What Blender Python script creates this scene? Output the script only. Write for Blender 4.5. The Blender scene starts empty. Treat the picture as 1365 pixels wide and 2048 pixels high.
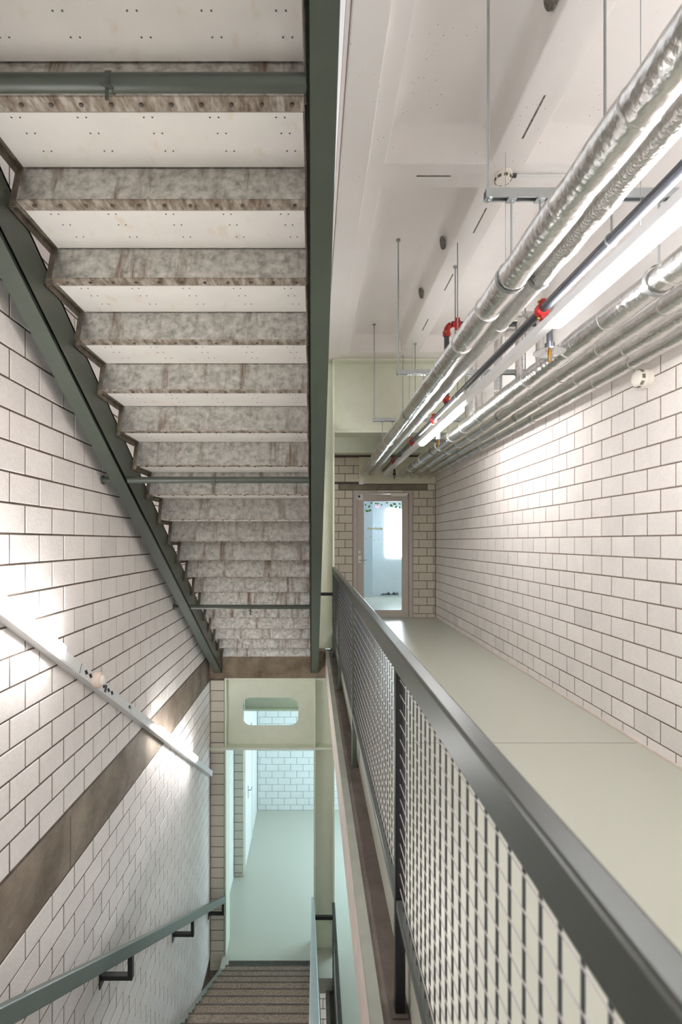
import bpy, bmesh, math, random
from mathutils import Vector, Matrix
random.seed(7)
sc = bpy.context.scene
COL = sc.collection

# ------------------------------------------------------------------ camera
CAMZ = 1.341
cam = bpy.data.cameras.new('camera'); cam_o = bpy.data.objects.new('camera', cam); COL.objects.link(cam_o)
cam_o.location = (0, 0, CAMZ); cam_o.rotation_euler = (math.pi/2, 0, 0)
cam.sensor_fit = 'VERTICAL'; cam.sensor_height = 36; cam.sensor_width = 24
F = 1035.0; VPX, VPY = 625.0, 1083.5
cam.lens = F/2048*36
cam.shift_x = (682.5-VPX)/2048; cam.shift_y = (VPY-1024)/2048
cam.clip_start = .02; cam.clip_end = 100
cam.dof.use_dof = True; cam.dof.focus_distance = 4.6; cam.dof.aperture_fstop = 4.0
sc.camera = cam_o
# ------------------------------------------------------------------ world, exposure
w = bpy.data.worlds.new('world'); sc.world = w; w.use_nodes = True
bgn = w.node_tree.nodes['Background']
bgn.inputs[0].default_value = (.95, .97, 1, 1); bgn.inputs[1].default_value = .6
sc.view_settings.view_transform = 'Standard'; sc.view_settings.look = 'None'
sc.view_settings.exposure = 1.2; sc.view_settings.gamma = 1; sc.view_settings.use_curve_mapping = False
LED = 36.0; FILL_UP = 26.0; LED_STAIR = 24.0; LED_LOW = 5.0
sc.cycles.max_bounces = 16; sc.cycles.diffuse_bounces = 9; sc.cycles.glossy_bounces = 5; sc.cycles.sample_clamp_indirect = 6
# cool daylight for the lower corridor; its window is added, out of view
def area(name, loc, rot, sx, sy, power, col):
    l = bpy.data.lights.new(name, 'AREA'); l.shape = 'RECTANGLE'; l.size = sx; l.size_y = sy
    l.energy = power; l.color = col
    o = bpy.data.objects.new(name, l); COL.objects.link(o); o.location = loc; o.rotation_euler = rot
    return o
area('added_lower_window_light', (2.10, 9.3, -2.7), (0, math.radians(90), 0), 1.8, 2.4, 50, (.58, .83, .97))

# ------------------------------------------------------------------ helpers
def srgb(r, g, b):
    f = lambda c: (c/255/12.92) if c/255 <= .04045 else ((c/255+.055)/1.055)**2.4
    return (f(r), f(g), f(b), 1)
class NT:
    def __init__(s, name):
        s.m = bpy.data.materials.new(name); s.m.use_nodes = True
        s.t = s.m.node_tree; s.b = s.t.nodes['Principled BSDF']
    def n(s, typ, **kw):
        nd = s.t.nodes.new(typ)
        for k, v in kw.items():
            if k.startswith('i_'):
                nd.inputs[k[2:].replace('_', ' ')].default_value = v
            else: setattr(nd, k, v)
        return nd
    def l(s, a, b): s.t.links.new(a, b)
    def set(s, **kw):
        for k, v in kw.items(): s.b.inputs[k.replace('_', ' ')].default_value = v
    def ramp(s, fac, stops):
        r = s.n('ShaderNodeValToRGB'); e = r.color_ramp.elements
        while len(e) < len(stops): e.new(.5)
        for x, (p, c) in zip(e, stops): x.position = p; x.color = c
        s.l(fac, r.inputs[0]); return r.outputs[0]
    def mix(s, fac, a, b, mode='MIX'):
        m = s.n('ShaderNodeMix', data_type='RGBA', blend_type=mode)
        if isinstance(fac, float): m.inputs[0].default_value = fac
        else: s.l(fac, m.inputs[0])
        for v, i in ((a, 6), (b, 7)):
            if isinstance(v, tuple): m.inputs[i].default_value = v
            else: s.l(v, m.inputs[i])
        return m.outputs[2]
    def pos(s, scale=(1, 1, 1), obj=False):
        if obj:
            v = s.n('ShaderNodeTexCoord').outputs['Object']
        else:
            v = s.n('ShaderNodeNewGeometry').outputs['Position']
        mp = s.n('ShaderNodeMapping'); mp.inputs['Scale'].default_value = scale
        s.l(v, mp.inputs[0]); return mp.outputs[0]
    def noise(s, vec, scale, detail=4, rough=.55):
        n = s.n('ShaderNodeTexNoise'); n.inputs['Scale'].default_value = scale
        n.inputs['Detail'].default_value = detail; n.inputs['Roughness'].default_value = rough
        s.l(vec, n.inputs['Vector']); return n.outputs['Fac']
    def bump(s, h, strength, dist=.01):
        b = s.n('ShaderNodeBump'); b.inputs['Strength'].default_value = strength; b.inputs['Distance'].default_value = dist
        s.l(h, b.inputs['Height']); s.l(b.outputs[0], s.b.inputs['Normal'])
G0 = lambda v: (v, v, v, 1)
def scl(c, k): return tuple(min(1, x*k) for x in c[:3])+(1,)

def paint(name, rgb, rough=.45, var=.06, metallic=0., bump=.05, nscale=9, spec=.5):
    m = NT(name); c = srgb(*rgb); m.set(Roughness=rough, Metallic=metallic)
    m.b.inputs['Specular IOR Level'].default_value = spec
    f = m.noise(m.pos(), nscale)
    m.l(m.ramp(f, [(.3, scl(c, 1-var)), (.7, scl(c, 1+var))]), m.b.inputs['Base Color'])
    if bump: m.bump(m.noise(m.pos(), 160, 2), bump, .003)
    return m.m
def block_mat(name, rgb, var=.09):
    m = NT(name); c = srgb(*rgb); m.set(Roughness=.82); m.b.inputs['Specular IOR Level'].default_value = .3
    oi = m.n('ShaderNodeObjectInfo').outputs['Random']; isl = m.n('ShaderNodeNewGeometry').outputs['Random Per Island']
    a = m.n('ShaderNodeMath', operation='ADD'); m.l(oi, a.inputs[0]); m.l(isl, a.inputs[1])
    fr = m.n('ShaderNodeMath', operation='FRACT'); m.l(a.outputs[0], fr.inputs[0])
    base = m.ramp(fr.outputs[0], [(0., scl(c, 1-var)), (.15, c), (.85, scl(c, 1.0)), (1., scl(c, 1+var*.7))])
    n1 = m.noise(m.pos(), 5, 5); n2 = m.noise(m.pos(), 70, 3)
    col = m.mix(.5, base, m.ramp(n1, [(.3, G0(.86)), (.7, G0(1.0))]), 'MULTIPLY')
    col = m.mix(.25, col, m.ramp(n2, [(.35, G0(.75)), (.6, G0(1.0))]), 'MULTIPLY')
    m.l(col, m.b.inputs['Base Color']); m.bump(n2, .35, .004); return m.m
def concrete_mat(name, dark, light, scale=3., scratch=False, rough=.75):
    m = NT(name); m.set(Roughness=rough); m.b.inputs['Specular IOR Level'].default_value = .35
    n1 = m.noise(m.pos(), scale, 8, .62); n2 = m.noise(m.pos(), scale*9, 4)
    col = m.ramp(n1, [(.3, srgb(*dark)), (.68, srgb(*light))])
    col = m.mix(.35, col, m.ramp(n2, [(.3, G0(.7)), (.65, G0(1.05))]), 'MULTIPLY')
    if scratch:
        n3 = m.noise(m.pos((1, 2.2, 14)), 4, 6, .7)
        col = m.mix(m.ramp(n3, [(.62, G0(0)), (.70, G0(.45))]), col, srgb(180, 170, 156))
    m.l(col, m.b.inputs['Base Color']); m.bump(n2, .25, .004); return m.m

M = {}
M['block'] = block_mat('block_beige', (236, 229, 224))
M['block_far'] = block_mat('block_grey_beige', (214, 206, 191))
M['block_white'] = block_mat('block_white', (226, 228, 226), .03)
M['mortar'] = concrete_mat('mortar_brown', (78, 66, 57), (112, 99, 88), 12)
M['mortar_mid'] = concrete_mat('mortar_tan', (112, 97, 86), (146, 131, 119), 12)
M['mortar_pale'] = concrete_mat('mortar_pale', (150, 156, 156), (176, 182, 182), 12)
M['band'] = concrete_mat('stained_concrete', (98, 84, 69), (152, 138, 122), 2.6, True)
M['slab'] = concrete_mat('brown_concrete', (104, 90, 72), (152, 137, 116), 5)
M['recess'] = concrete_mat('dark_concrete', (84, 76, 70), (110, 101, 94), 6)
M['peach'] = paint('peach_edge', (210, 197, 187), .6, .08)
M['edge_steel'] = paint('grey_green_edge', (134, 135, 125), .45, .1)
M['green_dark'] = paint('dark_green_paint', (72, 79, 69), .38, .06, bump=.12)
M['green_rail'] = paint('rail_green_paint', (66, 69, 64), .34, .05, bump=.05, spec=.35)
M['green_hand'] = paint('handrail_green_paint', (94, 103, 97), .34, .05)
M['green_lit'] = paint('lit_green_paint', (126, 134, 126), .38, .05)  # stringer green, lightened to paint in cool light on the lower flight
M['green_light'] = paint('pale_green_paint', (224, 228, 209), .42, .03)
M['white'] = paint('white_paint', (228, 228, 226), .4, .02)
M['trunk'] = paint('white_trunking', (226, 226, 226), .35, .02)
M['door'] = paint('taupe_door', (192, 182, 174), .45, .03)
M['doordark'] = paint('door_gap', (40, 36, 34), .6, .02)
M['cream'] = paint('cream_board', (214, 212, 190), .55, .03)
M['black'] = paint('black_steel', (26, 27, 28), .35, .02)
M['pipe_black'] = paint('dark_grey_pipe', (66, 68, 74), .22, .06)
M['red'] = paint('red_coupling', (176, 34, 36), .35, .08)
M['brass'] = paint('brass', (190, 140, 60), .3, .05, 1.)
M['zinc'] = paint('zinc_strut', (168, 172, 172), .38, .08, .9)
M['rail_daylit'] = paint('daylit_rail_steel', (176, 186, 194), .3, .06, .85)  # blue tint paints in cool daylight reflected on the stair rail
M['wire'] = paint('mesh_wire', (66, 70, 72), .4, .05, .3)
M['wire_toplit'] = paint('toplit_mesh_wire', (160, 155, 152), .45, .05, .2)  # same wire; paler tone paints in the light falling from above
M['detector'] = paint('detector_white', (236, 230, 220), .4, .02)
M['peachplastic'] = paint('sensor_body', (232, 214, 200), .45, .02)
M['board'] = None
M['lintel'] = concrete_mat('lintel_concrete', (120, 114, 98), (150, 143, 126), 6)
M['hole'] = concrete_mat('raw_hole', (70, 66, 60), (150, 144, 134), 40)
M['print'] = paint('dark_print', (60, 62, 66), .6, .02)
M['room'] = paint('blue_white_wall', (224, 231, 235), .6, .02)
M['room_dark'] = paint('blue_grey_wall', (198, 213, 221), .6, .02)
M['leaf'] = paint('leaf_green', (130, 190, 90), .5, .2)
M['yellow'] = paint('yellow_letter', (206, 176, 30), .5, .02)
M['mould'] = paint('dark_scuff', (112, 126, 138), .7, .1)
def floor_mat(name, rgb):
    m = NT(name); c = srgb(*rgb)
    n1 = m.noise(m.pos(), 1.6, 6, .6); n2 = m.noise(m.pos(), 260, 2)
    m.b.inputs['Base Color'].default_value = c
    m.b.inputs['Roughness'].default_value = .3
    m.bump(n2, .05, .001); return m.m
M['floor'] = floor_mat('sage_floor', (183, 184, 171))
def ceil_mat():
    m = NT('ceiling_concrete'); c = srgb(238, 234, 231); m.set(Roughness=.8)
    n1 = m.noise(m.pos(), 1.2, 6); n2 = m.noise(m.pos(), 40, 4)
    vo = m.n('ShaderNodeTexVoronoi'); vo.inputs['Scale'].default_value = 26; m.l(m.pos(), vo.inputs['Vector'])
    gate = m.noise(m.pos(), 2.2, 4)
    pin = m.ramp(vo.outputs['Distance'], [(.05, G0(1)), (.11, G0(0))])
    gm = m.mix(1., pin, m.ramp(gate, [(.5, G0(0)), (.62, G0(1))]), 'MULTIPLY')
    col = m.ramp(n1, [(.3, scl(c, .95)), (.7, scl(c, 1.02))])
    col = m.mix(gm, col, srgb(120, 110, 104)); m.l(col, m.b.inputs['Base Color']); m.bump(n2, .1, .004); return m.m
M['ceiling'] = ceil_mat()
def galv_mat():
    m = NT('galvanised_steel'); m.set(Metallic=.6)
    p = m.pos(); vo = m.n('ShaderNodeTexVoronoi'); vo.inputs['Scale'].default_value = 55; m.l(p, vo.inputs['Vector'])
    sep = m.n('ShaderNodeSeparateColor'); m.l(vo.outputs['Color'], sep.inputs[0])
    n1 = m.noise(p, 26, 6, .65)
    base = m.ramp(n1, [(.3, srgb(150, 151, 146)), (.5, srgb(200, 199, 194)), (.7, srgb(228, 227, 223))])
    base = m.mix(.22, base, m.ramp(sep.outputs[0], [(0., G0(.7)), (1., G0(1.05))]), 'MULTIPLY')
    st = m.noise(m.pos((9, 2.2, .9)), 1.5, 6, .6); st2 = m.noise(m.pos((40, 6, 1.2)), 1.2, 4)
    rust = m.mix(.5, m.ramp(st, [(.53, G0(0)), (.66, G0(1))]), m.ramp(st2, [(.46, G0(.05)), (.6, G0(.9))]), 'MULTIPLY')
    base = m.mix(rust, base, srgb(112, 88, 66)); m.l(base, m.b.inputs['Base Color'])
    m.l(m.ramp(n1, [(.3, G0(.48)), (.7, G0(.3))]), m.b.inputs['Roughness'])
    inv = m.n('ShaderNodeMath', operation='MULTIPLY_ADD'); inv.inputs[1].default_value = -.6; inv.inputs[2].default_value = .82
    m.l(rust, inv.inputs[0]); m.l(inv.outputs[0], m.b.inputs['Metallic']); m.bump(n1, .15, .004); return m.m
M['galv'] = galv_mat()
def lip_mat():
    m = NT('rusty_lip'); m.set(Roughness=.55, Metallic=.3)
    st = m.noise(m.pos((30, 8, 1)), 1.2, 6, .65)
    m.l(m.ramp(st, [(.34, srgb(100, 82, 66)), (.5, srgb(150, 138, 124)), (.66, srgb(196, 188, 178))]), m.b.inputs['Base Color']); return m.m
M['lip'] = lip_mat()
M['bracket'] = concrete_mat('bracket_steel', (84, 76, 66), (132, 122, 108), 18)
def board_mat():
    m = NT('cement_board'); c = srgb(230, 225, 218); m.set(Roughness=.6)
    n1 = m.noise(m.pos(), 4, 6, .6); st = m.noise(m.pos((6, 3, 1)), 2.5, 4)
    col = m.ramp(n1, [(.3, scl(c, .93)), (.7, scl(c, 1.02))])
    col = m.mix(m.ramp(st, [(.6, G0(0)), (.72, G0(.35))]), col, srgb(206, 184, 146)); m.l(col, m.b.inputs['Base Color']); return m.m
M['board'] = board_mat()
def foil_mat(name, rgb, bscale, bs, rough):
    m = NT(name); m.set(Metallic=1., Roughness=rough); c = srgb(*rgb)
    p = m.pos(); n1 = m.noise(p, bscale, 5, .6); n2 = m.noise(p, bscale*.25, 3)
    m.l(m.ramp(n2, [(.3, scl(c, .88)), (.7, scl(c, 1.05))]), m.b.inputs['Base Color'])
    vo = m.n('ShaderNodeTexVoronoi'); vo.inputs['Scale'].default_value = bscale*.8; m.l(p, vo.inputs['Vector'])
    mx = m.n('ShaderNodeMath', operation='ADD'); m.l(n1, mx.inputs[0]); m.l(vo.outputs['Distance'], mx.inputs[1])
    m.bump(mx.outputs[0], bs, .006); return m.m
M['foil'] = foil_mat('foil_jacket', (226, 225, 222), 46, .34, .24)
M['foil_dull'] = foil_mat('embossed_foil_jacket', (214, 212, 208), 120, .45, .34)
def tread_mat():
    m = NT('step_surface'); m.set(Roughness=.75)
    n = m.noise(m.pos(), 60, 5); n1 = m.noise(m.pos((1, 1, 1)), 4, 4)
    col = m.ramp(n, [(.3, srgb(112, 100, 88)), (.7, srgb(168, 152, 138))])
    m.l(m.mix(.5, col, m.ramp(n1, [(.3, G0(.8)), (.7, G0(1.05))]), 'MULTIPLY'), m.b.inputs['Base Color']); m.bump(n, .5, .006); return m.m
M['tread'] = tread_mat()
def emit(name, col, s):
    m = NT(name); m.set(Roughness=.5)
    m.b.inputs['Base Color'].default_value = (.9, .9, .9, 1)
    m.b.inputs['Emission Color'].default_value = col; m.b.inputs['Emission Strength'].default_value = s; return m.m
M['led'] = emit('led_diffuser', (1, .985, .985, 1), LED)
M['fill_up'] = emit('added_fill_uplight', (1, .985, .985, 1), FILL_UP)
M['led_low'] = emit('lower_led_diffuser', (.9, .97, 1, 1), LED_LOW)
M['led_stair'] = emit('stair_led_diffuser', (1, .985, .985, 1), LED_STAIR)
M['daywin'] = emit('daylight_window', (.92, .97, 1, 1), 9)
M['redlamp'] = emit('red_sign_light', (1, .05, .12, 1), 1.6)
def clear(name, tint, mixf):
    m = NT(name); t = m.t; t.nodes.remove(m.b)
    tr = m.n('ShaderNodeBsdfTransparent'); tr.inputs[0].default_value = tint
    gl = m.n('ShaderNodeBsdfGlossy'); gl.inputs['Roughness'].default_value = .05
    mx = m.n('ShaderNodeMixShader'); mx.inputs[0].default_value = mixf
    m.l(tr.outputs[0], mx.inputs[1]); m.l(gl.outputs[0], mx.inputs[2])
    m.l(mx.outputs[0], t.nodes['Material Output'].inputs['Surface']); return m.m
M['glass'] = clear('door_glass', (.93, .97, .98, 1), .06)
M['plastic'] = clear('clear_plastic', (.74, .76, .77, 1), .5)

# mesh collecting
class MB:
    def __init__(s): s.v = []; s.f = []
    def add(s, vs, fs):
        o = len(s.v); s.v += [tuple(v) for v in vs]; s.f += [tuple(i+o for i in f) for f in fs]; return s
    def box(s, x0, x1, y0, y1, z0, z1):
        vs = [(x, y, z) for z in (z0, z1) for y in (y0, y1) for x in (x0, x1)]
        return s.add(vs, [(0, 2, 3, 1), (4, 5, 7, 6), (0, 1, 5, 4), (2, 6, 7, 3), (0, 4, 6, 2), (1, 3, 7, 5)])
    def prism(s, poly, axis, a, b):
        # poly: list of (p,q); axis 'x': (p,q)=(y,z); 'y': (x,z); 'z': (x,y)
        f = {'x': lambda p, q, t: (t, p, q), 'y': lambda p, q, t: (p, t, q), 'z': lambda p, q, t: (p, q, t)}[axis]
        n = len(poly); vs = [f(p, q, a) for p, q in poly]+[f(p, q, b) for p, q in poly]
        fs = [tuple(range(n))[::-1], tuple(range(n, 2*n))]+[(i, (i+1) % n, n+(i+1) % n, n+i) for i in range(n)]
        return s.add(vs, fs)
    def tube(s, pts, r, seg=12, caps=True, radii=None):
        pts = [Vector(p) for p in pts]; n = len(pts); vs = []; fs = []
        up = None
        for i, p in enumerate(pts):
            d = (pts[min(i+1, n-1)]-pts[max(i-1, 0)]).normalized()
            if up is None or abs(up.dot(d)) > .95:
                up = Vector((0, 0, 1)) if abs(d.z) < .9 else Vector((1, 0, 0))
            a = d.cross(up).normalized(); b = d.cross(a).normalized(); up = -b if False else up
            rr = radii[i] if radii else r
            for k in range(seg):
                t = 2*math.pi*k/seg; vs.append(p+a*rr*math.cos(t)+b*rr*math.sin(t))
        for i in range(n-1):
            for k in range(seg):
                k2 = (k+1) % seg; fs.append((i*seg+k, i*seg+k2, (i+1)*seg+k2, (i+1)*seg+k))
        if caps: fs += [tuple(range(seg))[::-1], tuple((n-1)*seg+k for k in range(seg))]
        return s.add(vs, fs)
    def obox(s, c, ax, ay, az, hx, hy, hz):
        c = Vector(c); vs = []
        for k in (-1, 1):
            for j in (-1, 1):
                for i in (-1, 1): vs.append(c+Vector(ax)*hx*i+Vector(ay)*hy*j+Vector(az)*hz*k)
        return s.add(vs, [(0, 2, 3, 1), (4, 5, 7, 6), (0, 1, 5, 4), (2, 6, 7, 3), (0, 4, 6, 2), (1, 3, 7, 5)])
def ploc(p):
    v = Vector((0, 0, 0))
    while p: v = v+p.location; p = p.parent
    return v
def build(mb, name, mat, parent=None, base=None, smooth=False, bev=0, kind=None):
    """one mesh object in world coordinates; base = its origin (defaults to parent origin)"""
    pl = ploc(parent) if parent else Vector((0, 0, 0))
    o0 = Vector(base) if base is not None else pl
    me = bpy.data.meshes.new(name); me.from_pydata([Vector(v)-o0 for v in mb.v], [], mb.f)
    bm = bmesh.new(); bm.from_mesh(me); bmesh.ops.recalc_face_normals(bm, faces=bm.faces[:])
    if bev: bmesh.ops.bevel(bm, geom=bm.edges[:], offset=bev, segments=2, affect='EDGES', profile=.5)
    if smooth:
        for f in bm.faces: f.smooth = True
    bm.to_mesh(me); bm.free()
    if smooth: me.set_sharp_from_angle(angle=math.radians(38))
    me.materials.append(mat)
    o = bpy.data.objects.new(name, me); COL.objects.link(o)
    if parent: o.parent = parent
    o.location = o0-pl
    if kind: o['kind'] = kind
    return o
def tag(o, label, cat, group=None, kind=None):
    o['label'] = label; o['category'] = cat
    if group: o['group'] = group
    if kind: o['kind'] = kind
    return o
def empty(name, loc, label, cat, group=None, kind=None):
    o = bpy.data.objects.new(name, None); o.empty_display_size = .1; COL.objects.link(o); o.location = loc
    return tag(o, label, cat, group, kind)
def box(name, b, mat, parent=None, **k): return build(MB().box(*b), name, mat, parent, **k)
def proj(p):
    if p[1] < .05: return None
    return (VPX+F*p[0]/p[1], VPY-F*(p[2]-CAMZ)/p[1])

# ------------------------------------------------------------------ dimensions
YBK = -7.0                      # near end of the stairwell, behind the camera
ST = 4.42                       # storey height
LOW = -ST
XL, XR = -1.42, 2.176           # stair wall, gallery wall
YE = 9.12                       # end wall
G, R = .29, .1744               # going, rise
Y0 = 7.05; SL = R/G
CH, BL = .145, .265             # block course, length

# ------------------------------------------------------------------ block walls
BGAP = .0095; BD = .012
_bc = {}
def block_mesh(wd, ht, U, N, mat):
    key = (round(wd, 3), round(ht, 3), tuple(U), tuple(N), mat.name)
    if key in _bc: return _bc[key]
    c = .0025; U = Vector(U); N = Vector(N); Z = Vector((0, 0, 1)); vs = []
    for (d, i) in ((-BD, 0), (-c, 0), (0, c)):
        for (a, b) in ((i, i), (wd-i, i), (wd-i, ht-i), (i, ht-i)):
            vs.append(U*a+Z*b+N*d)
    fs = [(8, 9, 10, 11)]
    for l in (0, 4):
        for k in range(4): fs.append((l+k, l+(k+1) % 4, l+4+(k+1) % 4, l+4+k))
    me = bpy.data.meshes.new('block'); me.from_pydata(vs, [], fs); 
    bm = bmesh.new(); bm.from_mesh(me); bm.normal_update()
    if bm.faces[0:1] and bm.faces[:][0].normal.dot(N) < 0: bmesh.ops.reverse_faces(bm, faces=bm.faces[:])
    bm.to_mesh(me); bm.free(); me.materials.append(mat); _bc[key] = me; return me
def block_wall(wall, origin, U, N, courses, L, mat, limit=300):
    """courses: list of (z0, z1, phase, [(u0,u1)...]); u along U from origin. Blocks are children of wall."""
    origin = Vector(origin); U = Vector(U); N = Vector(N); items = []
    for (z0, z1, ph, spans) in courses:
        for (a, b) in spans:
            k = math.floor((a-ph)/L)
            while True:
                s0 = ph+k*L; s1 = s0+L; k += 1
                if s0 >= b-1e-6: break
                c0, c1 = max(s0, a), min(s1, b)
                if c1-c0 < .03: continue
                items.append((c0+BGAP/2, z0+BGAP/2, c1-c0-BGAP, z1-z0-BGAP))
    def size(it):
        u, z, wd, ht = it; cs = []
        for uu in (u, u+wd):
            for zz in (z, z+ht):
                q = proj(origin+U*uu+Vector((0, 0, zz)))
                if q is None: return 0
                cs.append(q)
        cx = sum(q[0] for q in cs)/4; cy = sum(q[1] for q in cs)/4
        if not (-60 < cx < 1425 and -60 < cy < 2108): return 0
        return (max(q[0] for q in cs)-min(q[0] for q in cs))*(max(q[1] for q in cs)-min(q[1] for q in cs))
    items.sort(key=size, reverse=True)
    wl = ploc(wall)
    rest = MB()
    for i, (u, z, wd, ht) in enumerate(items):
        p = origin+U*u+Vector((0, 0, z))
        me = block_mesh(round(wd, 3), round(ht, 3), U, N, mat)
        if i < limit:
            o = bpy.data.objects.new('block', me); COL.objects.link(o); o.parent = wall; o.location = p-wl+N*random.uniform(-.001, .0008)
        else:
            rest.add([v.co+p for v in me.vertices], [tuple(f.vertices) for f in me.polygons])
    if rest.v: build(rest, 'block_field', mat, wall, kind='stuff')

JZ = 1.379
def zcourses(z0, z1, j=JZ):
    k = math.floor((z0-j)/CH); out = []
    while True:
        a = j+k*CH; b = a+CH; k += 1
        if a >= z1-1e-6: break
        if min(b, z1)-max(a, z0) > .035: out.append((max(a, z0), min(b, z1), k-1))
    return out
# left stair wall
BAND0, BAND1 = -.586, -.222
wl = box('wall_left', (XL-.3, XL-.0025, -1.2, 7.2, LOW-4, 4.6), M['mortar'], base=(XL, 3, LOW))
tag(wl, 'beige concrete block wall beside the stairs with a concrete band', 'wall', kind='structure')
cs = [(a, b, (2.958 if k % 2 == 1 else 2.958+BL/2), [(-1.2, 7.195)]) for a, b, k in zcourses(BAND1, 4.5)]
cs += [(a, b, (2.958 if k % 2 == 0 else 2.958+BL/2), [(-1.2, 7.195)]) for a, b, k in zcourses(LOW, BAND0, BAND0)]
block_wall(wl, (XL, 0, 0), (0, 1, 0), (1, 0, 0), cs, BL, M['block'])
bandmb = MB()
b = box('concrete_band', (XL-.1, XL-.002, -1.2, 7.2, BAND0+.006, BAND1-.006), M['band'], wl, bev=.004); b['label'] = 'stained brown concrete slab edge'
for yj in (3.04, 5.7): box('band_joint', (XL-.01, XL-.0012, yj-.0025, yj+.0025, BAND0+.01, BAND1-.05), M['doordark'], wl)
# pier at the end of the stair wall
wr = box('wall_return', (XL-.3, -1.225, 7.206, 7.5, LOW-4, -.56), M['mortar'], base=(XL, 7.2, LOW))
tag(wr, 'narrow block pier closing the stair wall beside the pale green beam', 'wall', kind='structure')
cs = [(a, b, XL-.02, [(XL, -1.225)]) for a, b, k in zcourses(LOW-.16, -.56, BAND0)]
block_wall(wr, (0, 7.2, 0), (1, 0, 0), (0, -1, 0), cs, .4, M['block_far'])
# gallery wall
RT = 2.72
wg = box('wall_right', (XR+.003, XR+.3, YBK, YE+.3, -.6, RT), M['mortar_mid'], base=(XR, 4, 0))
tag(wg, 'pale concrete block wall along the gallery', 'wall', kind='structure')
cs = [(a, b, (3.4988 if k % 2 == 1 else 3.627), [(YBK, YE)]) for a, b, k in zcourses(.0, RT)]
block_wall(wg, (XR, 0, 0), (0, 1, 0), (-1, 0, 0), cs, BL, M['block'])
build(MB().box(XR-.004, XR+.3, YBK, YE, RT+.004, 4.2), 'upper_beam', M['ceiling'], wg)
bb = box('baseboard_right', (XR-.014, XR+.001, YBK, YE, .0, .016), M['peach']); tag(bb, 'thin peach sealant strip at the foot of gallery wall', 'baseboard', kind='structure')
# end wall with door opening
DX0, DX1, DZ1 = .721, 1.767, 2.245
we = MB().box(-1.5, DX0, YE+.008, YE+.16, -.5, 3.9).box(DX1, XR+.1, YE+.008, YE+.16, -.5, 3.9).box(DX0, DX1, YE+.008, YE+.16, DZ1, 3.9)
we = build(we, 'wall_end', M['mortar'], base=(1.2, YE, 0)); tag(we, 'grey beige block wall around the glazed door', 'wall', kind='structure')
LZ0, LZ1 = DZ1+.004, 2.36
cs = []
for a, b_, k in zcourses(.0, 2.84):
    ph = .466 if k % 2 == 0 else .579
    if b_ <= DZ1+.01: sp = [(-.2, DX0-.004), (DX1+.004, XR-.004)]
    elif a < LZ1-.02: a, b_ = max(a, LZ0), min(b_, LZ1) if b_ > LZ1 else b_; sp = [(-.2, .472), (2.03, XR-.004)]
    else: sp = [(-.2, XR-.004)]
    cs.append((a, b_, ph, sp))
block_wall(we, (0, YE, 0), (1, 0, 0), (0, -1, 0), cs, .26, M['block_far'])
lt = box('lintel', (.478, 2.024, YE-.002, YE+.1, LZ0+.004, LZ1-.006), M['lintel'], we, bev=.003)
wla = box('wall_landing', (XL-.3, XL, 7.2, 9.6, -.17, 4.6), M['block'], base=(XL, 8, 0)); tag(wla, 'beige wall beside the landing behind the stairs', 'wall', kind='structure')
wu = build(MB().box(XL, XR, 7.308, 7.5, -9.2, LOW-.2), 'wall_under', M['mortar'], base=(0, 7.3, -8.8)); tag(wu, 'beige block wall far below the lower landing edge', 'wall', kind='structure')
block_wall(wu, (0, 7.3, 0), (1, 0, 0), (0, -1, 0), [(a, b, .02 if k % 2 else .15, [(-.2, .5)]) for a, b, k in zcourses(-8.8, LOW-.25, LOW-.25)], .26, M['block'], 120)
fb = box('floor_basement', (-2.2, XR+.2, YBK, 7.4, -9.0, -8.84), M['floor']); tag(fb, 'floor two storeys below the gallery', 'floor', kind='structure')
wb = box('wall_back', (-2, 2.6, YBK-.2, YBK, LOW-.3, 8.2), M['ceiling'], base=(0, -3.3, 0)); tag(wb, 'plain wall at the near end of the stairwell', 'wall', kind='structure')

# ------------------------------------------------------------------ floors
EX = .183
fl = MB().box(.312, XR+.1, YBK, YE+.05, -.17, 0).box(-1.42, .312, 7.55, YE+.05, -.17, 0)
fl = build(fl, 'floor', M['floor'], base=(1.2, 4, 0)); tag(fl, 'sage green painted gallery floor', 'floor', kind='structure')
box('expansion_joint', (.32, XR-.01, 3.447, 3.4515, -.002, .0006), M['recess'], fl)
def slab_edge(dz, n):
    s = MB().box(EX+.004, .318, YBK, 7.15, (-.5 if dz <= 0 else -.19)+dz, -.17+dz)
    o = build(s, 'trim_%d' % n, M['recess'], base=(.25, 3, dz)); tag(o, ['dark brown concrete ledge under the gallery railing', 'dark concrete ledge of the gallery overhead', 'dark concrete ledge of the gallery below'][n//3], 'ledge', kind='structure')
    build(MB().box(EX, EX+.006, YBK, 7.15, -.5+dz, -.172+dz), 'edge_face', M['peach'], o)
    build(MB().box(EX-.002, .2236, YBK, 7.15, -.176+dz, -.158+dz), 'edge_angle', M['edge_steel'], o, bev=.002)
    return o
slab_edge(0, 1); slab_edge(ST, 4); slab_edge(LOW, 7)
f2 = box('floor_landing', (XL, EX, 7.15, YE+.4, -.545, -.172), M['slab'], base=(-.6, 8, -.5)); tag(f2, 'brown stained concrete landing slab at the foot of upper stairs', 'floor', kind='structure')
f3 = MB().box(.312, XR+.2, YBK, 6.83, LOW-.2, LOW).box(-1.25, XR+.2, 6.83, 7.2, LOW-.2, LOW).box(-2.2, XR+.2, 7.2, 11.4, LOW-.2, LOW)
f3 = build(f3, 'floor_lower', M['floor'], base=(0, 8, LOW)); tag(f3, 'turquoise lit green floor of the lower corridor', 'floor', kind='structure')
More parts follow.
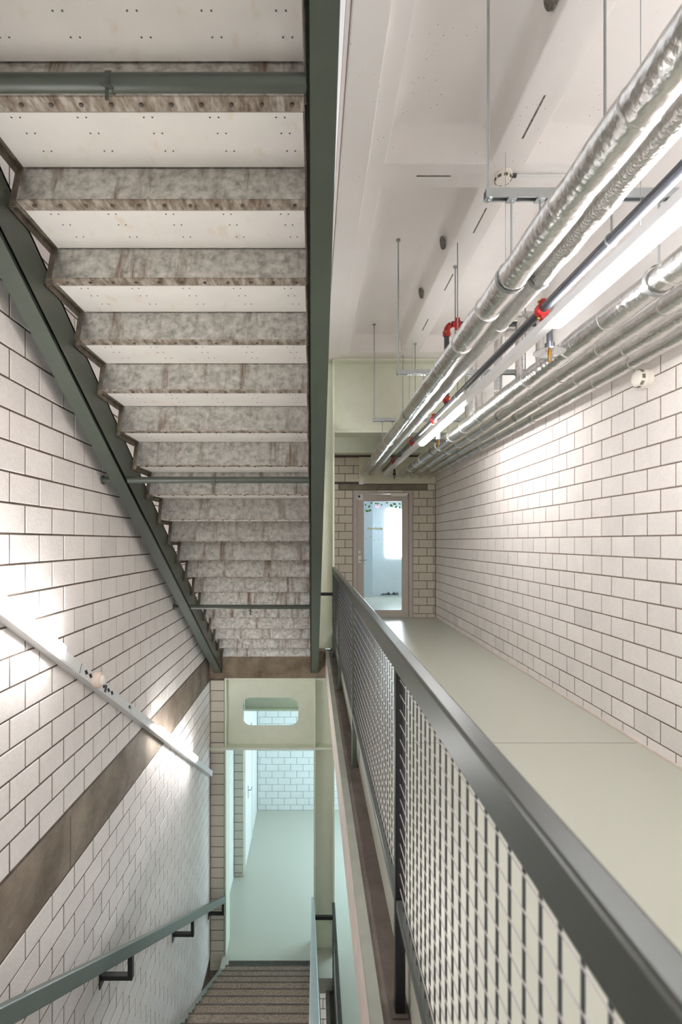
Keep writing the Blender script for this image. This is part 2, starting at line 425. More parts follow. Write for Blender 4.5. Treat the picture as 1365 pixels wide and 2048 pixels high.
# floor of the gallery above
f4 = box('floor_upper', (.312, XR+.1, YBK, YE, ST-.17, ST), M['floor'], base=(1.2, 4, ST)); tag(f4, 'gallery floor of the storey above', 'floor', kind='structure')

# ------------------------------------------------------------------ ceiling with coffers
SOF = ST-.52; PT = ST-.27
def ceiling():
    mb = MB(); xs = [.19, .486, 1.2155, 1.437, 2.13, XR+.02]; ys = [YBK, -3.55, -3.4, -.15, .08, 3.515, 3.738, 7.0, 7.18, 7.5, 7.75, 8.8, YE]
    pans = {(i, j) for i in (1, 3) for j in (0, 2, 4, 6, 10)}
    for i in range(5):
        for j in range(len(ys)-1):
            x0, x1, y0, y1 = xs[i], xs[i+1], ys[j], ys[j+1]
            if (i, j) not in pans:
                mb.add([(x0, y0, SOF), (x0, y1, SOF), (x1, y1, SOF), (x1, y0, SOF)], [(0, 1, 2, 3)]); continue
            prof = [(0, 0, 0), (.012, .012, .012), (.035, .03, .15), (.055, .045, .2), (.1, .08, .235), (.16, .13, PT-SOF)]
            vs = []; fs = []
            for (ix, iy, h) in prof:
                vs += [(x0+ix, y0+iy, SOF+h), (x0+ix, y1-iy, SOF+h), (x1-ix, y1-iy, SOF+h), (x1-ix, y0+iy, SOF+h)]
            for l in range(len(prof)-1):
                for k in range(4): fs.append((l*4+k, l*4+(k+1) % 4, l*4+4+(k+1) % 4, l*4+4+k))
            n = (len(prof)-1)*4; fs.append((n, n+1, n+2, n+3)); mb.add(vs, fs)
    # sides and top
    mb.add([(xs[0], YBK, SOF), (xs[0], YE, SOF), (xs[0], YE, ST-.18), (xs[0], YBK, ST-.18)], [(0, 1, 2, 3)])
    mb.add([(xs[0], YBK, ST-.18), (xs[0], YE, ST-.18), (xs[-1], YE, ST-.18), (xs[-1], YBK, ST-.18)], [(0, 1, 2, 3)])
    me = bpy.data.meshes.new('ceiling'); me.from_pydata(mb.v, [], mb.f)
    bm = bmesh.new(); bm.from_mesh(me); bmesh.ops.remove_doubles(bm, verts=bm.verts[:], dist=1e-4); bmesh.ops.recalc_face_normals(bm, faces=bm.faces[:])
    for f in bm.faces: f.smooth = True
    bm.to_mesh(me); bm.free(); me.set_sharp_from_angle(angle=math.radians(50)); me.materials.append(M['ceiling'])
    o = bpy.data.objects.new('ceiling', me); COL.objects.link(o)
    return tag(o, 'pale coffered concrete ceiling over the gallery', 'ceiling', kind='structure')
ce = ceiling()
build(MB().box(.192, .374, YBK, 7.15, SOF-.028, SOF+.01), 'edge_strip', M['ceiling'], ce, bev=.003)
def slot(x, y, lx, ly): box('cast_slot', (x-lx/2, x+lx/2, y-ly/2, y+ly/2, SOF-.0015, SOF+.02), M['hole'], ce)
dzc = SOF-CAMZ
def onceil(px, py): Y = F*dzc/(VPY-py); return ((px-VPX)*Y/F, Y)
for (px, py, tr) in ((868, 352, 1), (1067, 236, 0), (960, 442, 0), (851, 650, 0), (898, 565, 0)):
    x, y = onceil(px, py); slot(x, y, .24 if tr else .012, .012 if tr else .32)
# core holes drilled into the rib flanks
def core_hole(y, z, x, r):
    mb = MB(); n = 18; nrm = Vector((-1, 0, -.3)).normalized(); a = Vector((0, 1, 0)); b = nrm.cross(a)
    c = Vector((x, y, z)); ring = lambda rr, d: [c+nrm*d+a*rr*math.cos(2*math.pi*k/n)+b*rr*math.sin(2*math.pi*k/n) for k in range(n)]
    vs = ring(r, .001)+ring(r*.98, .012)+ring(r*.8, .009); fs = []
    for l in (0, n):
        for k in range(n): fs.append((l+k, l+(k+1) % n, l+n+(k+1) % n, l+n+k))
    fs.append(tuple(2*n+k for k in range(n))); mb.add(vs, fs); build(mb, 'core_hole', M['hole'], ce)
for (y, z) in ((2.52, SOF+.11), (4.62, SOF+.11), (5.55, SOF+.11)):
    core_hole(y, z, 1.2155-.046, .055 if y > 3 else .062)
cu = box('ceiling_upper', (-1.9, 2.6, YBK, 9.6, 8.2, 8.4), M['ceiling']); tag(cu, 'white ceiling at the top of the stairwell', 'ceiling', kind='structure')

# ------------------------------------------------------------------ steel frame
YB0, YB1 = 7.2, 7.5
def beam(name, x0, x1, yc, zt, zb, label, hole=None, hw=.15):
    o = empty(name, ((x0+x1)/2, yc, zb), label, 'beam', kind='structure'); ft = .034
    box('top_flange', (x0, x1, yc-hw, yc+hw, zt-ft, zt), M['green_light'], o, bev=.003)
    box('bottom_flange', (x0, x1, yc-hw, yc+hw, zb, zb+ft), M['green_light'], o, bev=.003)
    if not hole: box('web', (x0, x1, yc-.008, yc+.008, zb+ft, zt-ft), M['green_light'], o)
    else:
        hx0, hx1, hz0, hz1, r = hole; bm = bmesh.new(); outer = [(x0, zb+ft), (x1, zb+ft), (x1, zt-ft), (x0, zt-ft)]; inner = []
        for (cx, cz, a0) in ((hx1-r, hz1-r, 0), (hx0+r, hz1-r, 90), (hx0+r, hz0+r, 180), (hx1-r, hz0+r, 270)):
            for k in range(9):
                t = math.radians(a0+k*90/8); inner.append((cx+r*math.cos(t), cz+r*math.sin(t)))
        for loop in (outer, inner):
            vs = [bm.verts.new((x, yc-.008, z)) for x, z in loop]
            for i in range(len(vs)): bm.edges.new((vs[i], vs[(i+1) % len(vs)]))
        bmesh.ops.triangle_fill(bm, edges=bm.edges[:], use_beauty=True)
        ex = bmesh.ops.extrude_face_region(bm, geom=bm.faces[:]); vv = [e for e in ex['geom'] if isinstance(e, bmesh.types.BMVert)]
        bmesh.ops.translate(bm, verts=vv, vec=(0, .016, 0)); bmesh.ops.recalc_face_normals(bm, faces=bm.faces[:])
        bmesh.ops.translate(bm, verts=bm.verts[:], vec=-o.location)
        me = bpy.data.meshes.new('web'); bm.to_mesh(me); bm.free(); me.materials.append(M['green_light'])
        wo = bpy.data.objects.new('web', me); COL.objects.link(wo); wo.parent = o
    return o
BT, BB = -.548, -1.56
b1 = beam('steel_beam', -1.2, .02, 7.35, BT, BB, 'pale green beam with a rounded opening under the landing', (-.987, -.199, -1.269, -.871, .12))
b2 = beam('steel_beam', .31, XR-.005, 7.35, SOF-.004, BB+ST, 'deep pale green beam crossing above the gallery')
b3 = beam('steel_beam', .31, XR-.005, 8.96, SOF-.004, BB+ST, 'shaded green beam right above the glazed door wall', hw=.12)
b4 = beam('steel_beam', -1.17, XR-.005, 8.98, BT-.002, BB, 'green beam seen through the rounded opening', hw=.12)
b5 = beam('steel_beam', .31, XR-.005, 7.35, BT+.004, BB, 'pale green beam carrying the gallery slab')
def hcol(name, z0, z1, label):
    o = empty(name, (.165, 7.35, z0), label, 'column', kind='structure')
    box('flange', (.02, .046, YB0, YB1, z0, z1), M['green_light'], o, bev=.003); box('flange', (.284, .31, YB0, YB1, z0, z1), M['green_light'], o, bev=.003)
    box('web', (.046, .284, 7.34, 7.36, z0, z1), M['green_light'], o)
    for zz in ((z1-.45+ .0) if z0 < -1 else 2.0,): pass
    return o
hcol('steel_column', -.17, SOF+.1, 'pale green steel column behind the gallery railing end')
c2 = hcol('steel_column', LOW, -.548, 'pale green steel column beside the lower corridor opening')
for z in (BB, BT-.034): box('stiffener', (.046, .284, 7.21, 7.34, z, z+.034), M['green_light'], c2)
st = box('steel_column', (-1.224, -1.2, YB0, YB1+.02, LOW, -.56), M['green_light'], base=(-1.21, 7.35, LOW), bev=.003); tag(st, 'slim pale green steel upright against the block pier', 'column', kind='structure')
fx = box('trim_9', (XL, -1.2, 7.19, 7.32, BB, BB+.034), M['green_light'], base=(-1.3, 7.2, BB)); tag(fx, 'pale green flange end crossing the block pier', 'trim', kind='structure')

# ------------------------------------------------------------------ lower corridor
wlo = MB().box(-1.6, -1.358, 7.5, 8.9, LOW-.2, -.5); wlo = build(wlo, 'wall_corridor', M['mortar_pale'], base=(-1.4, 8.2, LOW)); tag(wlo, 'white block side wall just inside the lower corridor', 'wall', kind='structure')
cs = [(a, b, 7.6 if k % 2 else 7.73, [(7.5, 8.895)]) for a, b, k in zcourses(LOW, -.56, BAND0)]
block_wall(wlo, (-1.35, 0, 0), (0, 1, 0), (1, 0, 0), cs, BL, M['block_white'])
wln = build(MB().box(-1.6, -1.2, 8.908, 8.96, LOW-.2, -.5), 'wall_nib', M['mortar'], base=(-1.3, 8.9, LOW)); tag(wln, 'narrow grey block nib before the white corridor door', 'wall', kind='structure')
cs = [(a, b, -1.36, [(-1.35, -1.178)]) for a, b, k in zcourses(LOW, -.56, BAND0)]
block_wall(wln, (0, 8.9, 0), (1, 0, 0), (0, -1, 0), cs, .4, M['block_far'])
wls = build(MB().box(-1.5, -1.186, 8.96, 9.02, LOW-.2, -.5).box(-1.5, -1.186, 10.08, 11.2, LOW-.2, -.5).box(-1.5, -1.186, 9.02, 10.08, LOW+2.25, -.5), 'wall_side', M['white'], base=(-1.2, 10, LOW)); tag(wls, 'white side wall holding the lower corridor door', 'wall', kind='structure')
wlf = build(MB().box(-1.6, XR+.3, 11.108, 11.3, LOW-.2, -.5), 'wall_far', M['mortar_pale'], base=(0, 11.1, LOW)); tag(wlf, 'white painted block wall at the back of the lower corridor', 'wall', kind='structure')
cs = [(a, b, -.6 if k % 2 else -.467, [(-1.17, XR)]) for a, b, k in zcourses(LOW, -.56, LOW-.03)]
block_wall(wlf, (0, 11.1, 0), (1, 0, 0), (0, -1, 0), cs, BL, M['block_white'])
wlr = build(MB().box(XR, XR+.2, YBK, 8.0, LOW-.2, -.5).box(XR, XR+.2, 10.6, 11.2, LOW-.2, -.5).box(XR, XR+.2, 8.0, 10.6, LOW-.2, LOW+.7).box(XR, XR+.2, 8.0, 10.6, -1.7, -.5), 'wall_lower', M['white'], base=(XR, 7, LOW)); tag(wlr, 'white wall of the lower gallery with an added unseen window', 'wall', kind='structure')
cl = box('ceiling_lower', (.32, XR+.2, YBK, 11.2, -.56, -.505), M['ceiling']); tag(cl, 'concrete soffit above the lower gallery', 'ceiling', kind='structure')
cl2 = box('ceiling_corridor', (-1.6, .32, 9.2, 11.2, -.56, -.505), M['ceiling']); tag(cl2, 'concrete soffit above the lower corridor', 'ceiling', kind='structure')
d2 = empty('door_2', (-1.186, 9.55, LOW), 'white flush door standing in the lower corridor side wall', 'door', kind='structure')
box('leaf', (-1.22, -1.176, 9.06, 10.04, LOW+.01, LOW+2.2), M['white'], d2, bev=.003)
box('frame', (-1.25, -1.166, 9.02, 9.06, LOW, LOW+2.25), M['green_light'], d2); box('frame', (-1.25, -1.166, 10.04, 10.08, LOW, LOW+2.25), M['green_light'], d2)
hd = box('handle_plate', (-1.176, -1.168, 9.44, 9.48, LOW+1.08, LOW+1.3), M['zinc'], d2)
build(MB().tube([(-1.17, 9.46, LOW+1.22), (-1.125, 9.46, LOW+1.22), (-1.12, 9.47, LOW+1.22), (-1.12, 9.58, LOW+1.22)], .009, 8), 'lever', M['zinc'], hd, smooth=True)

# ------------------------------------------------------------------ stairs
SX0, SX1 = -1.215, -.03
def stairs(z, label, nmax=25, under=True, SX0=SX0, web0=-1.245, out0=-1.347, cb=2.485, ct=2.74, smat='green_dark'):
    o = empty('steel_staircase', (-.6, Y0, z), label, 'staircase')
    # stringers: channels following the slope
    def zb(y, c): return z+CAMZ+c-SL*y
    for (web, outx) in ((web0, out0), (-.02, .082)):
        sg = 1 if outx > web else -1; t = .012
        ya, yb = 7.15, -.35
        mb = MB()
        for (xa, xb, ca, cb_) in ((web, web+sg*t, cb, ct), (web, outx, cb, cb+.016), (web, outx, ct-.016, ct)):
            xa, xb = min(xa, xb), max(xa, xb)
            mb.prism([(ya, zb(ya, ca)), (yb, zb(yb, ca)), (yb, zb(yb, cb_)), (ya, zb(ya, cb_))], 'x', xa, xb)
        build(mb, 'stringer', M[smat], o)
    tz = lambda n: z+n*R                                   # tread top
    mtr = mri = mlip = mbrk = mbolt = mscr = None
    for n in range(0, nmax+1):
        yn = Y0-n*G; zl = tz(n)-.2235; zr = zl+R            # lip level, tread underside
        # riser sheet leaning under the nosing
        p = Vector((0, yn, zl))
        if mtr is None:
            bp = (0, yn, zl)
            tr = box('tread', (SX0, SX1, yn-G+.03, yn+.066, zr+.016, zr+.0491), M['tread'], o, base=bp, bev=.003)
            brd = box('soffit_board', (SX0+.004, SX1-.004, yn-G+.064, yn+.05, zr-.004, zr+.014), M['board'], tr, base=bp)
            sm = MB()
            for row in (.085, .16, .25):
                for k in range(5):
                    x = SX0+.1+k*.245+row*.2
                    for q in (-.016, .016):
                        sm.tube([(x+q, yn-G+row, zr-.0052), (x+q, yn-G+row, zr-.0035)], .0035, 6)
            sc_ = build(sm, 'screw_heads', M['print'], tr, base=bp, kind='stuff')
            th = .004; rs = build(MB().prism([(yn, zl), (yn+.06, zr+.014), (yn+.06+th, zr+.014), (yn+th, zl)], 'x', SX0, SX1), 'riser', M['galv'], o, base=bp)
            lp = build(MB().box(SX0, SX1, yn, yn+.062, zl-.002, zl+.004), 'lip', M['lip'], rs, base=bp)
            bl = MB()
            for k in range(11):
                x = SX0+.06+k*.108; bl.tube([(x, yn+.03, zl-.008), (x, yn+.03, zl-.001)], .008, 6)
            bo = build(bl, 'bolt_heads', M['recess'], rs, base=bp, kind='stuff')
            bks = []
            for (xa, xb, sgn) in ((SX0-.028, SX0+.0, 1), (SX1, SX1+.01, -1)):
                br = MB(); br.box(xa, xb, yn-G+.0, yn+.06, zr-.006, zr+.0)
                br.box(xa, xa+.004, yn-G+.0, yn+.06, zr-.035, zr-.006)
                br.prism([(yn-.006, zl-.03), (yn+.05, zr-.006), (yn+.056, zr-.006), (yn, zl-.03)], 'x', xa, xb)
                bks.append(build(br, 'bracket', M['bracket'], o, base=bp))
            ns = box('nosing', (SX0, SX1, yn+.05, yn+.0668, zr+.0485, zr+.051), M['recess'], tr, base=bp)
            proto = dict(tread=tr, brd=brd, scr=sc_, riser=rs, lip=lp, bolt=bo, bk=bks[0], bk2=bks[1], ns=ns); mtr = 1
            off0 = {k: v.location.copy() for k, v in proto.items()}
        else:
            d = Vector((0, -n*G, n*R))
            def cp(k, par, top):
                c = proto[k].copy(); COL.objects.link(c); c.parent = par
                c.location = off0[k]+(d if top else Vector((0, 0, 0))); return c
            t2 = cp('tread', o, True); cp('brd', t2, False)
            if under and n > 3: cp('scr', t2, False)
            r2 = cp('riser', o, True); cp('lip', r2, False)
            if under: cp('bolt', r2, False)
            cp('bk', o, True); cp('bk2', o, True); cp('ns', t2, False)
    return o
up = stairs(0, 'dark green steel staircase seen from below, rising overhead')
lo = stairs(LOW, 'brown treaded steel staircase descending to the lower corridor', under=False, SX0=-1.146, web0=-1.15, out0=-1.245, cb=2.6, ct=2.86, smat='green_lit')
# spreader tubes through the stringers, with hanging straps
for (y, xs_) in ((1.69, -.66), (3.49, -.66), (5.29, -.63)):
    zc = CAMZ+2.515-SL*y; r = .027 if y < 2 else .0225
    t = build(MB().tube([(XL+.012, y, zc), (-.018, y, zc)], r, 20), 'spreader_tube', M['green_dark'], up, base=(-.7, y, zc), smooth=True)
    build(MB().tube([(XL+.001, y, zc), (XL+.014, y, zc)], r*1.35, 20), 'end_plate', M['green_dark'], t, base=(XL, y, zc), smooth=True)
    q = MB().tube([(xs_-.008, y, zc), (xs_+.008, y, zc)], r+.004, 16).box(xs_-.006, xs_+.006, y-.03, y-.026, zc-.08, zc).tube([(xs_-.02, y-.03, zc-.03), (xs_+.02, y-.03, zc-.045)], .005, 6)
    build(q, 'strap', M['green_dark'], t, base=(xs_, y, zc))

# wall handrail of the lower flight
hr = empty('stair_handrail', (-1.22, 7.1, -3.4), 'dark green box handrail bracketed to the stair wall', 'handrail')
def zc_(y, c): return CAMZ+c-SL*y
build(MB().prism([(7.2, zc_(7.2, -.69)), (.6, zc_(.6, -.69)), (.6, zc_(.6, -.597)), (7.2, zc_(7.2, -.597))], 'x', -1.243, -1.2), 'rail', M['green_hand'], hr, bev=.004)
for y in (1.68, 3.48, 5.28, 7.08):
    zt = zc_(y, -.69)+.012
    q = MB().box(-1.236, -1.206, y-.02, y+.02, zt-.135, zt).box(XL+.006, -1.206, y-.02, y+.02, zt-.165, zt-.135)
    bkt = build(q, 'bracket', M['black'], hr, base=(-1.22, y, zt)); 
    box('wall_plate', (XL, XL+.008, y-.04, y+.04, zt-.21, zt-.09), M['black'], bkt)
# inner stair railing
ir = empty('stair_railing', (.01, 4, -3), 'bluish steel stair railing along the open side of the lower flight', 'railing')
IX0, IX1 = -.012, .028
build(MB().prism([(7.1, zc_(7.1, -.69)), (.6, zc_(.6, -.69)), (.6, zc_(.6, -.605)), (7.1, zc_(7.1, -.605))], 'x', IX0, IX1), 'rail', M['rail_daylit'], ir, bev=.004)
build(MB().prism([(7.1, zc_(7.1, -1.42)), (.6, zc_(.6, -1.42)), (.6, zc_(.6, -1.38)), (7.1, zc_(7.1, -1.38))], 'x', IX0, IX1), 'bottom_rail', M['green_rail'], ir)
for y in (1.3, 3.1, 4.9, 6.7):
    box('post', (IX0+.004, IX1-.004, y-.02, y+.02, zc_(y, -1.69), zc_(y, -.69)+.012), M['green_rail'], ir)
q = MB(); y = .7
while y < 7.05:
    q.box(.006, .010, y-.002, y+.002, zc_(y, -1.39), zc_(y, -.68)); y += .1
c = -1.33
while c < -.7:
    q.prism([(7.05, zc_(7.05, c)), (.65, zc_(.65, c)), (.65, zc_(.65, c+.005)), (7.05, zc_(7.05, c+.005))], 'x', .005, .009); c += .05
build(q, 'wire_mesh', M['wire'], ir, kind='stuff')
box('tie_bar', (.02, .258, 6.58, 6.62, -3.47, -3.43), M['black'], ir)

# ------------------------------------------------------------------ gallery railings
def railing(z, label, main=True):
    o = empty('gallery_railing', (.28, 3.5, z-.17), label, 'railing')
    X0, X1, YN, YF = .259, .30, -.6, 6.82
    box('handrail', (X0, X1, YN, YF, z+.936, z+1.011), M['green_rail'], o, bev=.006)
    ys = [-.13, 1.67, 3.47, 5.3, 6.79]
    for y in ys:
        p = box('post', (X0+.006, X1-.002, y-.02 if y < 6.5 else y-.006, y+.012 if y < 6.5 else y+.026, z-.168, z+.94), M['black'] if y < 2 else M['green_dark'], o, bev=.003)
        box('base_plate', (X0-.004, X1+.006, y-.035, y+.03, z-.17, z-.164), M['recess'], p)
    for a, b in zip(ys[:-1], ys[1:]):
        a2, b2 = a+.016, b-.022
        box('bottom_rail', (X0+.008, X1-.006, a2, b2, z+.165, z+.2), M['green_rail'], o, bev=.003)
        q = MB(); q2 = MB(); n = max(2, round((b2-a2)/.05)); st_ = (b2-a2)/n; wx = .283
        for k in range(1, n):
            y = a2+k*st_; q.tube([(wx, y, z+.2), (wx, y, z+.937)], 0.0024, 6, caps=False)
        zz = z+.235
        while zz < z+.93:
            q2.tube([(wx-.003, a2, zz), (wx-.003, b2, zz)], 0.0015, 6, caps=False); zz += .0475
        build(q2, 'cross_wires', M['wire_toplit'], o, kind='stuff', smooth=True)
        build(q, 'wire_mesh', M['wire'], o, kind='stuff', smooth=True)
    if main: box('tie_bar', (.085, X0+.008, 6.72, 6.75, z+.64, z+.68), M['black'], o)
    return o
railing(0, 'dark green railing with wire mesh infill along the gallery')
railing(LOW, 'mesh railing of the lower gallery glimpsed below the slab edge', False)

# ------------------------------------------------------------------ end door
d1 = empty('door_1', (1.244, YE, 0), 'taupe framed glass door at the end of the gallery', 'door', kind='structure')
yf = YE-.012
fr = MB().box(DX0, DX0+.062, yf, YE+.12, 0, DZ1).box(DX1-.062, DX1, yf, YE+.12, 0, DZ1).box(DX0+.062, DX1-.062, yf, YE+.12, DZ1-.06, DZ1)
build(fr, 'frame', M['door'], d1)
gx0, gx1 = DX0+.068, DX1-.068; yl = YE+.02
px2x = lambda px, Y=YE+.02: (px-VPX)*Y/F
py2z = lambda py, Y=YE+.02: CAMZ+(VPY-py)*Y/F
wx0, wx1, wz0, wz1 = px2x(728.3), px2x(804.8), py2z(1220), py2z(1002.5)
lf = MB().box(gx0, wx0, yl, yl+.05, .012, DZ1-.068).box(wx1, gx1, yl, yl+.05, .012, DZ1-.068).box(wx0, wx1, yl, yl+.05, .012, wz0).box(wx0, wx1, yl, yl+.05, wz1, DZ1-.068)
leaf = build(lf, 'leaf', M['door'], d1)
box('gap', (DX0+.06, DX1-.06, yl+.03, yl+.035, .0, DZ1-.05), M['doordark'], d1) if False else None
pane = box('pane', (wx0-.004, wx1+.004, yl+.02, yl+.026, wz0-.004, wz1+.004), M['glass'], leaf)
gp = box('handle_plate', (px2x(716.5), px2x(723), yl-.008, yl, py2z(1125.5), py2z(1111)), M['detector'], leaf, bev=.002)
hz = py2z(1120)
build(MB().tube([(px2x(719.5), yl, hz), (px2x(719.5), yl-.05, hz), (px2x(721), yl-.055, hz), (px2x(733), yl-.055, hz)], .009, 8), 'lever', M['zinc'], gp, smooth=True)
build(MB().tube([(px2x(719.6), yl-.006, py2z(1104.2)), (px2x(719.6), yl+.0, py2z(1104.2))], .024, 16), 'lock_rose', M['detector'], leaf)
box('closer_body', (px2x(781.5), px2x(812.5), yl-.06, yl, py2z(993), py2z(986.3)), M['detector'], leaf, bev=.004)
box('closer_rail', (px2x(755.5, YE), px2x(805, YE), yf-.03, yf, py2z(984, YE), py2z(981.8, YE)), M['detector'], d1, bev=.002)
stk = box('notice', (px2x(712.3), px2x(726), yl-.002, yl, py2z(1000), py2z(986.8)), M['white'], leaf)
build(MB().tube([(px2x(718.8), yl-.003, py2z(993)), (px2x(718.8), yl-.0019, py2z(993))], .022, 14), 'notice_mark', M['print'], stk)
def txt(s, x, y, z, h, mat, parent):
    cu_ = bpy.data.curves.new('lettering', 'FONT'); cu_.body = s; cu_.size = h; cu_.extrude = .0006; cu_.offset = .0012
    o = bpy.data.objects.new('lettering_tmp', cu_); COL.objects.link(o)
    bpy.context.view_layer.update(); dg = bpy.context.evaluated_depsgraph_get()
    me = bpy.data.meshes.new_from_object(o.evaluated_get(dg)); bpy.data.objects.remove(o)
    me.materials.clear(); me.materials.append(mat)
    t = bpy.data.objects.new('lettering', me); COL.objects.link(t); t.parent = parent
    t.rotation_euler = (math.pi/2, 0, 0); t.location = Vector((x, y, z))-ploc(parent); return t
lt_ = txt('AgroSusta', px2x(735), yl+.018, py2z(1059.3), .066, M['yellow'], pane)
lt_.scale = (1.02, 1, 1)
def leafmesh(x, z, L_, ang, mat=M['leaf']):
    q = MB(); c, s = math.cos(ang), math.sin(ang); yy = yl+.0185
    prof = [(0, 0), (.25, .22), (.5, .3), (.8, .16), (1, 0), (.8, -.16), (.5, -.3), (.25, -.22)]
    vs = [(x+(p*c-r*s)*L_, yy, z+(p*s+r*c)*L_) for p, r in prof]+[(x+(p*c-r*s)*L_, yy+.001, z+(p*s+r*c)*L_) for p, r in prof]
    n = 8; q.add(vs, [tuple(range(8)), tuple(range(8, 16))[::-1]]+[(i, (i+1) % n, n+(i+1) % n, n+i) for i in range(n)])
    build(q, 'leaf_print', mat, pane)
for (px, py, L_, a) in ((731, 1020, .07, -.5), (737, 1022, .065, .3), (738, 1016, .06, 1.2), (733, 1012, .05, 2), (750, 1006, .05, -.3), (741, 1007, .05, .4), (763, 1007, .045, -1.2), (772, 1006, .05, .2), (781, 1008, .07, -.9),
                        (786, 1007, .07, -.2), (795, 1011, .06, -2.2), (798, 1006, .05, -.6), (800, 1012, .05, -1.4), (756, 1009, .045, .9), (732, 1078, .025, 1), (740.5, 1074, .026, .3), (749, 1081, .025, 1.3), (756, 1079, .022, 0)):
    leafmesh(px2x(px), py2z(py), L_, a)
box('threshold', (DX0+.05, DX1-.05, YE-.01, YE+.12, .0, .012), M['zinc'], d1)
# room behind the glass
rm = MB().box(.3, 3.4, 12.85, 12.95, -.1, 3).box(.2, .3, YE+.16, 12.95, -.1, 3).box(3.3, 3.4, YE+.16, 12.95, -.1, 3).box(.2, 3.4, YE+.16, 12.95, 2.8, 2.9).box(XR+.02, 3.4, YE+.17, YE+.2, -.1, 3)
rm = build(rm, 'wall_office', M['room'], base=(1.5, 12, 0)); tag(rm, 'bluish white office walls seen through the glass door', 'wall', kind='structure')
pw = MB().box(.3, px2x(745.5, 12.6), 12.6, 12.86, .0, 2.8); build(pw, 'pilaster', M['room_dark'], rm)
build(MB().box(.3, px2x(745.5, 12.59), 12.58, 12.6, .0, .05), 'skirting', M['white'], rm)
fo = box('floor_office', (.2, 3.4, YE+.05, 12.95, -.15, -.001), M['floor']); tag(fo, 'grey green office floor behind the glass door', 'floor', kind='structure')
wn = empty('window_1', (2.4, 12.84, 1.2), 'bright daylight window glowing behind the glass door', 'window', kind='structure')
box('pane', (px2x(773, 12.84), px2x(830, 12.84), 12.83, 12.848, py2z(1114, 12.84), py2z(1020, 12.84)), M['daywin'], wn)
for k in range(9):
    q = MB(); x = px2x(764+k*4.0, 12.84)+random.uniform(-.03, .03); h = random.uniform(.02, .09); q.prism([(x-.05, .02), (x+.05, .02), (x+.03, .02+h*.7), (x, .02+h)], 'y', 12.846, 12.85); build(q, 'scuff', M['mould'], rm)
sg = box('exit_sign', (px2x(752, 12), px2x(758, 12), 11.98, 12.0, py2z(1015, 12), py2z(1012, 12)), M['redlamp'], base=(1.5, 12, 2.2)); tag(sg, 'small red lit sign seen through the door glass', 'sign')
build(MB().tube([(px2x(755, 12), 11.99, py2z(1012, 12)), (px2x(755, 12), 11.99, 2.8)], .006, 6), 'hanger', M['zinc'], sg)
# cream panel for the pipe penetrations
pn = box('pipe_panel', (px2x(718, YE), XR-.006, YE-.03, YE-.002, 2.362, 2.83), M['cream'], base=(1.5, YE, 2.37), bev=.003); tag(pn, 'cream board above the door where the pipes pass', 'panel')
box('notice', (px2x(718.5, YE-.03), px2x(727.5, YE-.03), YE-.033, YE-.03, 2.348, py2z(958, YE-.03)), M['white'], pn)

# ------------------------------------------------------------------ pipes
def wobble_tube(x, z, y0, y1, r, seg=20, step=.12, amp=.0035):
    pts = []; rad = []; y = y0
    while y < y1: pts.append((x, y, z)); rad.append(r+random.uniform(-amp, amp)); y += step
    pts.append((x, y1, z)); rad.append(r); return MB().tube(pts, r, seg, radii=rad)
def band(x, y, z, r, name, mat, parent):
    return build(MB().tube([(x, y-.004, z), (x, y+.004, z)], r, 20), name, mat, parent, base=(x, y, z), smooth=True)
def ipipe(x, z, r, label, mat, bands, riser=None, y0=-6.9):
    o = empty('insulated_pipe', (x, 3, z-r), label, 'pipe', 'foil insulated pipes')
    build(wobble_tube(x, z, y0, YE-.031, r), 'jacket', mat, o, smooth=True)
    y = .4+random.uniform(0, .3)
    while y < YE:
        band(x, y, z, r+.0025, 'tie_band', M['foil_dull'], o); y += bands*random.uniform(.8, 1.2)
    if riser:
        yr, rr, zt = riser
        pts = [(x, yr, z)]+[(x, yr, zt-.1)]+[(x+.1*(1-math.cos(t)), yr, zt-.1+.1*math.sin(t)) for t in [k*math.pi/10 for k in range(1, 6)]]+[(XR-.01, yr, zt)]
        rs = build(MB().tube(pts, rr, 16), 'riser', mat, o, smooth=True)
        for zz in (z+.25, z+.52): build(MB().tube([(x, yr, zz-.006), (x, yr, zz+.006)], rr+.004, 16), 'tie_band', M['foil_dull'], rs)
    return o
PA = (.905, CAMZ+1.201, .065); PB = (1.035, CAMZ+1.199, .044)
ipipe(*PA, 'thickest foil wrapped pipe, outermost above the gallery', M['foil'], .42)
ipipe(*PB, 'embossed foil pipe between the thickest pipe and sprinkler pipe', M['foil_dull'], 1.1)
E = [(1.575, CAMZ+1.185, .064, 5.06, 3.40), (1.752, CAMZ+1.168, .048, 4.87, 3.47), (1.904, CAMZ+1.160, .043, 4.757, 3.40), (2.055, CAMZ+1.150, .045, 4.67, 3.47)]
EL = ['broad foil pipe right of the strip light, first of four', 'foil pipe second from the strip light of four low pipes', 'slim foil pipe third from the strip light of four', 'foil pipe hugging the pale block gallery wall']
for (x, z, r, yr, zt), lb in zip(E, EL): ipipe(x, z, r, lb, M['foil'], .5, (yr, max(.036, r*.8), zt))
